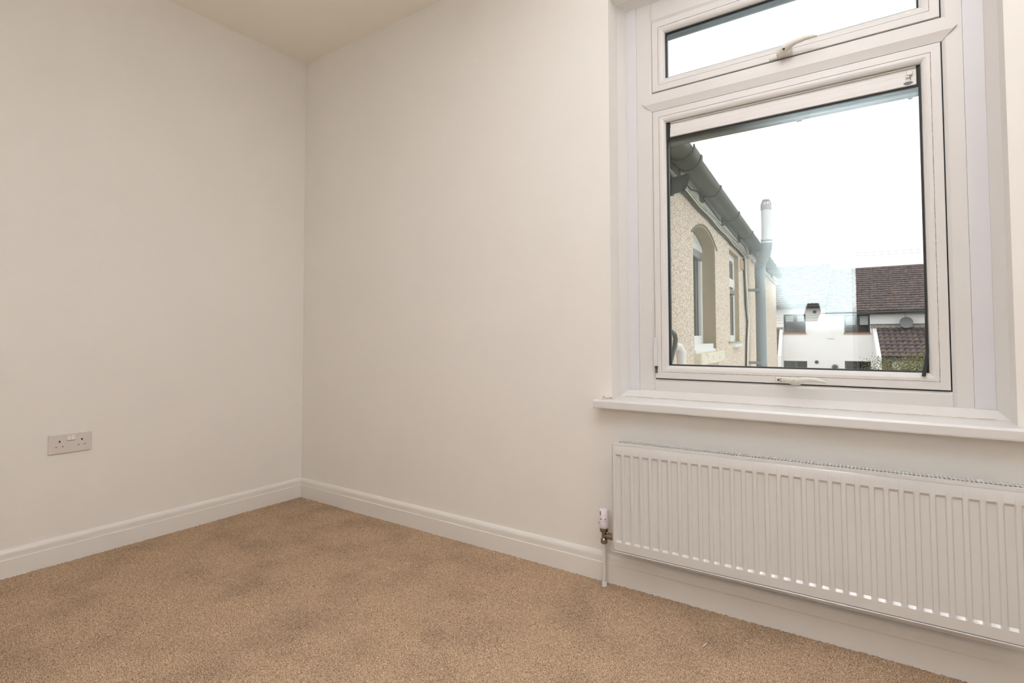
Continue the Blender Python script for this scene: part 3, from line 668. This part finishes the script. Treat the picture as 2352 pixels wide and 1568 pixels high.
# soil pipe with offset and vent stack
ST = (0.125, -0.16)
nb('soil_pipe', tube(B(), [(ST[0], ST[1], -2.9), (ST[0], ST[1], 1.655)], 0.0530, 20), SOIL, True)
for z in (1.635, 1.480, 0.665): nb('pipe_socket_ring', tube(B(), [(ST[0], ST[1], z-0.012), (ST[0], ST[1], z+0.012)], 0.0570, 20), SOIL, True)
for z in (1.490, 0.690): nb('pipe_bracket', box(B(), 0.0, ST[0], ST[1]-0.075, ST[1]-0.045, z-0.015, z+0.015), SOIL)
sw = [(0.125, -0.16, 1.64), (0.125, -0.16, 1.735), (0.132, -0.19, 1.780), (0.170, -0.34, 1.815), (0.210, -0.50, 1.850), (0.228, -0.575, 1.885), (0.235, -0.60, 1.930), (0.235, -0.60, 1.975)]
nb('swan_neck', tube(B(), sw, [0.0565, 0.0565, 0.0555, 0.053, 0.053, 0.0545, 0.0545, 0.0545], 20), SOIL, True)
for i in (3, 4):
    p = Vector(sw[i]); d = (Vector(sw[4])-Vector(sw[3])).normalized(); nb('pipe_socket_ring', tube(B(), [p-d*0.008, p+d*0.008], 0.0585, 20), SOIL, True)
for z in (1.945, 1.975): nb('pipe_socket_ring', tube(B(), [(0.235, -0.60, z-0.008), (0.235, -0.60, z+0.008)], 0.0580, 20), SOILL, True)
nb('vent_stack', tube(B(), [(0.235, -0.60, 1.965), (0.235, -0.60, 2.300)], 0.0490, 22), SOILL, True)
bm = B(); tube(bm, [(0.235, -0.60, 2.285), (0.235, -0.60, 2.335)], 0.0530, 22)
for i in range(12):
    a = 2*PI*i/12; tube(bm, [(0.235+0.050*math.cos(a), -0.60+0.050*math.sin(a), 2.333), (0.235+0.033*math.cos(a), -0.60+0.033*math.sin(a), 2.385)], 0.0042, 5)
tube(bm, [(0.235, -0.60, 2.380), (0.235, -0.60, 2.394)], [0.036, 0.030], 18)
nb('vent_cowl', bm, mat('cowl_grey', (0.36, 0.36, 0.36), 0.5), True, lab='grey slotted cowl on the vent stack')
nb('brick_ledge', rbox(B(), 0.0, 0.16, -0.75, 0.60, 0.560, 0.615, 0.01), STONE)
# black flue terminal through the wall
fx = lambda v, z: (v, -3.74, z)
bm = B(); tube(bm, [fx(0.0, 1.795), fx(0.010, 1.795), fx(0.0105, 1.795), fx(0.040, 1.797)], [0.066, 0.066, 0.052, 0.052], 24)
nb('flue_collar', bm, CABLE, True)
bm = B(); seg = 24; L0 = []; L1 = []
for k in range(seg):
    a = 2*PI*k/seg; y = -3.74+0.045*math.cos(a); z = 0.045*math.sin(a)
    L0.append(bm.verts.new((0.030, y, 1.797+z))); L1.append(bm.verts.new((0.112+0.018*math.sin(a), y, 1.806+z)))
for k in range(seg): bm.faces.new([L0[k], L0[(k+1) % seg], L1[(k+1) % seg], L1[k]])
L2 = [bm.verts.new((0.060, v.co.y*0.9-0.374, 1.80+(v.co.z-1.806)*0.9)) for v in L1]
for k in range(seg): bm.faces.new([L1[k], L1[(k+1) % seg], L2[(k+1) % seg], L2[k]])
bm.faces.new(L2)
nb('flue_terminal', bm, CABLE, True, lab='short black boiler flue poking from the wall')
# waste pipe and condensate hose, low left
nb('waste_pipe', tube(B(), [(-0.02, -3.74, 0.925), (0.035, -3.73, 0.928), (0.058, -3.712, 0.922), (0.066, -3.70, 0.900), (0.066, -3.70, 0.870), (0.066, -3.70, -2.9)], 0.0245, 16), WASTE, True)
nb('pipe_socket_ring', tube(B(), [(0.066, -3.70, 0.872), (0.066, -3.70, 0.894)], 0.0275, 16), WASTE, True)
nb('condensate_pipe', tube(B(), [(-0.01, -3.97, 1.003), (0.04, -3.93, 1.006), (0.056, -3.86, 1.004), (0.060, -3.815, 0.992), (0.062, -3.805, 0.965), (0.060, -3.815, 0.925), (0.055, -3.86, 0.880), (0.05, -3.905, 0.82), (0.05, -3.91, 0.3), (0.05, -3.91, -2.9)], 0.0125, 12), HOSE, True)

# ---------------- the white houses across the gardens
F = 30.0; ZG = -2.9
def facade(bm, x0, x1, z0, z1, holes, y0, y1):
    xsb = sorted({x0, x1, *[h[0] for h in holes], *[h[1] for h in holes]})
    for a, b in zip(xsb[:-1], xsb[1:]):
        hs = sorted([h for h in holes if h[0] <= a and h[1] >= b], key=lambda h: h[2]); z = z0
        for h in hs:
            box(bm, a, b, y0, y1, z, h[2]); z = h[3]
        box(bm, a, b, y0, y1, z, z1)
    return bm
def tilesheet(x0, x1, y0, z0, y1, z1, rows, cw, amp, left=None):
    """wavy overlapped courses climbing from (y0,z0) to (y1,z1)"""
    bm = B(); dv = Vector((0, y1-y0, z1-z0)); L = dv.length; dv.normalize(); nv = Vector((0, -dv.z, dv.y))
    for r in range(rows):
        a = r/rows*L; b = (r+1.12)/rows*L
        xa = x0 if left is None else left(r/rows)
        n = max(2, int((x1-xa)/cw*6)); prev = None
        for i in range(n+1):
            x = xa+(x1-xa)*i/n; hgt = amp*abs(math.sin(PI*(x-x0)/cw))**0.8
            base = Vector((x, y0, z0))
            p0 = base+dv*a+nv*(hgt+0.045); p1 = base+dv*b+nv*(hgt*0.9+0.004); p2 = base+dv*a+nv*(hgt+0.002)
            cur = [bm.verts.new(p) for p in (p2, p0, p1)]
            if prev:
                bm.faces.new([prev[0], cur[0], cur[1], prev[1]]); bm.faces.new([prev[1], cur[1], cur[2], prev[2]])
            prev = cur
    return bm
def far_window(par, x0, x1, z0, z1, blind, brick=True, lab=None):
    f = obj('window', B(), BROWNF, par)
    bm = B(); fw_ = 0.055
    box(bm, x0, x0+fw_, F+0.06, F+0.12, z0, z1); box(bm, x1-fw_, x1, F+0.06, F+0.12, z0, z1)
    xm = (x0+x1)/2+0.03
    box(bm, x0+fw_, x1-fw_, F+0.06, F+0.12, z0, z0+fw_); box(bm, x0+fw_, x1-fw_, F+0.06, F+0.12, z1-fw_, z1)
    box(bm, xm-0.06, xm+0.06, F+0.06, F+0.12, z0+fw_, z1-fw_)
    bm.to_mesh(f.data); bm.free()
    g = obj('pane', box(B(), x0+0.03, x1-0.03, F+0.11, F+0.13, z0+0.03, z1-0.03), DGLASS, f)
    if blind:
        for a, b in ((x0+fw_+0.03, xm-0.09), (xm+0.09, x1-fw_-0.02)):
            obj('blind', box(B(), a, b, F+0.095, F+0.105, z1-fw_-0.05-blind, z1-fw_-0.03), BLIND, f)
    if brick: obj('brick_sill', box(B(), x0-0.03, x1+0.03, F-0.06, F+0.05, z0-0.08, z0), BRICKS, par)
    obj('lintel_drip', box(B(), x0-0.16, x1+0.16, F-0.012, F, z1, z1+0.02), FARW, par)
    return f
XM = 0.64
HL = empty('terraced_house', (-3.0, F, ZG)); tag(HL, 'white rendered house with slightly higher roof, beyond the gardens, left half', 'house', 'white houses beyond the gardens')
HR = empty('terraced_house', (4.0, F, ZG)); tag(HR, 'white rendered house under brown tiled roof with satellite dish, right half', 'house', 'white houses beyond the gardens')
def reparent(root):
    for c in list(root.children):
        c.matrix_parent_inverse = Matrix.Translation(root.location).inverted()
hl = [(-1.335, -0.300, 1.165, 2.14), (-1.365, -0.262, -1.50, -0.33)]
hr = [(1.430, 2.520, 1.150, 2.06), (1.414, 2.516, -1.50, -0.28)]
hl2 = hl + [(-4.6, -3.5, 1.15, 2.1), (-4.6, -3.5, -1.5, -0.33)]; hr2 = hr + [(6.2, 7.3, 1.15, 2.05)]
obj('wall', facade(B(), -8.0, XM, ZG, 2.52, hl2, F, F+0.25), FARW, HL)
obj('wall', facade(B(), XM, 10.0, ZG, 2.13, hr2, F, F+0.25), FARW, HR)
for h in hl2: far_window(HL, *h, 0.28 if h[2] > 0 else 0, h[2] > 0)
for h in hr2: far_window(HR, *h, 0.42 if h[2] > 0 else 0, h[2] > 0)
o = obj('roof_tiles', tilesheet(-8.2, XM, F-0.45, 2.60, F+4.0, 5.16, 20, 0.17, 0.030), TILE, HL); o['kind'] = 'stuff'
o = obj('roof_tiles', tilesheet(XM, 10.2, F-0.45, 2.20, F+4.0, 4.78, 20, 0.17, 0.030), TILE, HR); o['kind'] = 'stuff'
for x0_, x1_, ze, zr_, rt_ in ((-8.2, XM, 2.60, 5.16, HL), (XM, 10.2, 2.20, 4.78, HR)):
    obj('roof_deck', prism(B(), [(F-0.43, ze-0.02), (F+4.0, zr_-0.03), (F+4.0, zr_-0.15), (F-0.38, ze-0.14)], 'x', x0_, x1_), TILE, rt_)
obj('ridge', tube(B(), [(-8.2, F+4.0, 5.14), (XM, F+4.0, 5.14)], 0.06, 8), TILE, HL)
obj('ridge', tube(B(), [(XM, F+4.0, 4.77), (10.2, F+4.0, 4.77)], 0.06, 8), TILE, HR)
obj('end_wall', prism(B(), [(F+0.3, ZG), (F+0.3, 2.5), (F+4.0, 5.05), (F+7.8, 2.5), (F+7.8, ZG)], 'x', -8.0, -7.8), FARW, HL)
obj('end_wall', prism(B(), [(F+0.3, ZG), (F+0.3, 2.1), (F+4.0, 4.65), (F+7.8, 2.1), (F+7.8, ZG)], 'x', 9.8, 10.0), FARW, HR)
obj('party_wall', prism(B(), [(F+0.3, ZG), (F+0.3, 2.5), (F+4.0, 5.12), (F+7.8, 2.5), (F+7.8, ZG)], 'x', XM-0.12, XM+0.0), FARW, HL)
obj('gutter', rbox(B(), -8.1, XM, F-0.52, F-0.40, 2.50, 2.60, 0.02), BROWNF, HL)
obj('fascia_board', box(B(), -8.1, XM, F-0.40, F+0.02, 2.42, 2.56), BROWNF, HL)
obj('gutter', rbox(B(), XM, 10.1, F-0.52, F-0.40, 2.10, 2.20, 0.02), BROWNF, HR)
obj('fascia_board', box(B(), XM, 10.1, F-0.40, F+0.02, 2.03, 2.16), BROWNF, HR)
def disc(name, x, z, r, par, m, depth=0.06):
    return obj(name, cyl(B(), (x, F-depth, z), (x, F+0.0, z), r, 20), m, par)
disc('wall_vent', 0.131, 2.243, 0.075, HL, DGLASS); disc('wall_vent', 0.179, -0.364, 0.085, HL, DGLASS)
disc('flue_ring', 0.990, -0.611, 0.150, HR, DISH, 0.05); disc('flue_outlet', 0.990, -0.611, 0.085, HR, DGLASS, 0.12)
obj('wall_plate', box(B(), 0.70, 0.98, F-0.02, F, 0.835, 0.850), DISH, HR)
# lean-to roofs, each tile its own piece
def tile_mesh(cw, ln, amp):
    bm = B(); n = 6; rows = []
    for j, (t, lift) in enumerate(((0, 0.0), (0, 0.05), (1, 0.008))):
        rows.append([bm.verts.new((cw*i/n, t*ln, lift + amp*math.sin(PI*i/n)**0.8 if i not in (0, n) else lift)) for i in range(n+1)])
    for j in range(2):
        for i in range(n): bm.faces.new([rows[j][i], rows[j][i+1], rows[j+1][i+1], rows[j+1][i]])
    me = bpy.data.meshes.new('roof_tile'); bm.to_mesh(me); bm.free(); me.materials.append(TILE); return me
cw = 0.222; zl0, yl0, zl1, yl1 = 0.0, F-2.0, 1.36, F-0.02
rows_n = 8; Ls = math.hypot(yl1-yl0, zl1-zl0); ln = Ls/rows_n*1.12; tm = tile_mesh(cw, ln, 0.055); sl = math.atan2(zl1-zl0, yl1-yl0)
def leanto(root, xa_top, xa_bot, xb, sgn):
    for r in range(rows_n):
        t = r/rows_n; edge = xa_bot + (xa_top-xa_bot)*t
        n = int(abs(xb-edge)/cw)
        for i in range(n):
            x = edge + i*cw if sgn > 0 else edge - (i+1)*cw
            o = bpy.data.objects.new('roof_tile', tm); link(o, root)
            o.location = (x, yl0+(yl1-yl0)*t, zl0+(zl1-zl0)*t+0.004*random.random()); o.rotation_euler = (sl, 0, random.uniform(-0.01, 0.01))
leanto(HR, 2.78, 2.965, 7.2, 1); leanto(HL, -1.54, -1.37, -4.2, -1)
obj('roof_deck', prism(B(), [(2.965, yl0), (7.3, yl0), (7.3, yl1), (2.78, yl1)], 'z', 0, 0.01), BROWNF, HR)
dk = HR.children[-1]
for v in dk.data.vertices: v.co.z = zl0+(zl1-zl0)*(v.co.y-yl0)/(yl1-yl0) - 0.02 + (v.co.z)
dk2 = obj('roof_deck', prism(B(), [(-4.3, yl0), (-1.37, yl0), (-1.54, yl1), (-4.3, yl1)], 'z', 0, 0.01), BROWNF, HL)
for v in dk2.data.vertices: v.co.z = zl0+(zl1-zl0)*(v.co.y-yl0)/(yl1-yl0) - 0.02 + (v.co.z)
obj('flashing', box(B(), 2.55, 7.3, F-0.10, F, 1.36, 1.53), LEAD, HR); obj('flashing', box(B(), -4.3, -1.36, F-0.10, F, 1.33, 1.46), LEAD, HL)
obj('flashing_cap', box(B(), 2.52, 7.3, F-0.12, F, 1.53, 1.56), BROWNF, HR)
obj('lower_gutter', rbox(B(), 3.0, 7.3, yl0-0.10, yl0+0.02, -0.16, -0.04, 0.02), BROWNF, HR)
obj('lower_gutter', rbox(B(), -4.3, -1.42, yl0-0.10, yl0+0.02, -0.20, -0.08, 0.02), BROWNF, HL)
obj('outshot_wall', box(B(), 3.35, 7.2, yl0+0.15, yl0+0.35, ZG, -0.05), FARW, HR)
obj('outshot_wall', box(B(), -4.2, -1.55, yl0+0.15, yl0+0.35, ZG, -0.05), FARW, HL)
# verge walls: real tapered wing walls carrying the slanted ends of the lean-to roofs
def wing(par, xt, xb, s):
    bm = B(); th_ = 0.16*(-s)
    v = [(xt, yl1, zl1+0.03), (xb, yl0-0.05, zl0), (xb, yl0-0.05, ZG), (xt, yl1, ZG)]
    a = [bm.verts.new(p) for p in v]; b = [bm.verts.new((p[0]+th_, p[1], p[2])) for p in v]
    bm.faces.new(a); bm.faces.new(b[::-1])
    for i in range(4): bm.faces.new([a[i], b[i], b[(i+1) % 4], a[(i+1) % 4]])
    obj('wing_wall', bm, FARW, par)
wing(HR, 2.78, 2.965, 1); wing(HL, -1.54, -1.37, -1)
reparent(HL); reparent(HR)
# satellite dish
sd = empty('satellite_dish', (3.97, F-0.02, 1.64)); tag(sd, 'round grey satellite dish on the far white wall, right', 'dish')
bm = B(); rings = []
for j in range(6):
    r = 0.27*j/5; rings.append([bm.verts.new((3.97+r*math.cos(2*PI*k/24), F-0.30-0.9*r*r*1.0+0.10*r*math.sin(2*PI*k/24), 1.62+r*0.97*math.sin(2*PI*k/24))) for k in range(24)])
for j in range(5):
    for k in range(24): bm.faces.new([rings[j][k], rings[j][(k+1) % 24], rings[j+1][(k+1) % 24], rings[j+1][k]])
child(sd, 'reflector', bm, DISH, True)
child(sd, 'arm', tube(B(), [(3.97, F, 1.55), (3.97, F-0.28, 1.58)], 0.02, 8), DISH)
child(sd, 'cable', tube(B(), [(3.97, F-0.02, 1.70), (3.93, F-0.02, 2.10)], 0.010, 6), REDM)
# television aerial on the ridge step
ae = empty('tv_aerial', (0.70, F+3.4, 4.7)); tag(ae, 'thin television aerial on the far roof ridge', 'aerial')
child(ae, 'mast', tube(B(), [(0.70, F+3.4, 4.6), (0.70, F+3.4, 5.70)], 0.014, 6), DISH)
child(ae, 'boom', tube(B(), [(0.52, F+3.3, 5.58), (0.88, F+3.5, 5.60)], 0.010, 6), DISH)
bm = B()
for i in range(5): x = 0.55+i*0.075; tube(bm, [(x, F+3.28, 5.585+0.004*i), (x, F+3.52, 5.585+0.004*i)], 0.006, 5)
tube(bm, [(0.60, F+3.35, 5.48), (0.80, F+3.4, 5.48)], 0.008, 5)
child(ae, 'element', bm, DISH)
# overhead wires
def wire(lab, a, b, sag, r=0.0050):
    pts = [Vector(a).lerp(Vector(b), i/16) - Vector((0, 0, sag*4*(i/16)*(1-i/16))) for i in range(17)]
    tag(obj('overhead_wire', tube(B(), pts, r, 5), WIRE), lab, 'wire', 'overhead telephone wires')
wire('upper of the two thin wires against the sky above the far roof', (-4.5, 22, 4.30), (7.0, 22, 4.02), 0.02)
wire('lower of the two thin wires against the sky above the far roof', (-4.5, 22, 4.16), (7.0, 22, 3.92), 0.02)
wire('highest thin wire crossing the far white wall at window height', (-4.0, 22, 1.46), (7.0, 22, 2.28), 0.03)
wire('middle thin wire crossing the far white wall at window height', (-4.0, 22, 1.40), (7.0, 22, 2.20), 0.05)
wire('lowest thin wire crossing the far white wall at window height', (-4.0, 22, 1.30), (7.0, 22, 2.06), 0.06)
# garden fence
gf = empty('garden_fence', (2.5, 19, ZG)); tag(gf, 'red-brown timber fence across the gardens below the white houses', 'fence')
for i in range(9):
    x0 = -3.0+i*1.40+0.08
    child(gf, 'fence_post', box(B(), x0-0.05, x0+0.05, 18.96, 19.04, ZG, -0.135+0.01*(i-4)), FENCE)
    zt_ = -0.185+0.01*(i-4)
    child(gf, 'top_rail', box(B(), x0+0.05, x0+1.35, 18.97, 19.03, zt_-0.05, zt_), FENCE)
    for k in range(9):
        a = x0+0.055+k*0.144; child(gf, 'fence_board', box(B(), a, a+0.135, 18.99+0.008*(k % 2), 19.01+0.008*(k % 2), ZG, zt_-0.05), FENCE)
# small tree in front of the lean-to
tr = empty('small_tree', (3.75, 15, ZG)); tag(tr, 'bushy olive-green tree top at the lower right of the view outside', 'tree')
child(tr, 'trunk', tube(B(), [(3.75, 15, ZG), (3.72, 15.05, -1.6), (3.78, 15, -0.7), (3.70, 15, 0.2)], [0.09, 0.07, 0.05, 0.02], 8), TRUNK, True)
bm = B()
ends = []
for i in range(46):
    a = random.uniform(0, 2*PI); s = Vector((3.74, 15, random.uniform(-1.6, -0.4)))
    e = Vector((3.80+random.uniform(0.25, 1.1)*math.cos(a), 15+0.8*random.random()*math.sin(a), random.uniform(-0.6, 0.52)))
    if e.x < 3.2: e.z -= 0.18
    m_ = s.lerp(e, 0.5)+Vector((0, 0, -0.1)); tube(bm, [s, m_, e], [0.02, 0.012, 0.004], 5); ends.append((m_, e))
child(tr, 'branch', bm, TRUNK)
lv = []; lf = []
def leaf(p, s):
    n = Vector((random.uniform(-1, 1), random.uniform(-1, 1), random.uniform(-0.6, 1))).normalized(); a = n.orthogonal().normalized(); b = n.cross(a)
    k = len(lv); lv.extend([p-a*s, p+b*s*0.5, p+a*s, p-b*s*0.5]); lf.append((k, k+1, k+2, k+3))
for i in range(22000):
    m_, e = random.choice(ends); p = m_.lerp(e, random.uniform(0.2, 1.12)) + Vector((random.gauss(0, 0.12), random.gauss(0, 0.14), random.gauss(0, 0.085)))
    leaf(p, random.uniform(0.014, 0.028))
me = bpy.data.meshes.new('foliage'); me.from_pydata([tuple(v) for v in lv], [], lf); me.materials.append(LEAF)
o = bpy.data.objects.new('foliage', me); link(o, tr); o.matrix_parent_inverse = Matrix.Translation(tr.location).inverted(); o['kind'] = 'stuff'

tag(obj('thread', tube(B(), [(2.496, -0.266, 0.004), (2.5010, -0.257, 0.006), (2.5017, -0.241, 0.004)], 0.0013, 6), VALVEW), 'tiny curled white thread lying on the carpet near the radiator', 'thread')
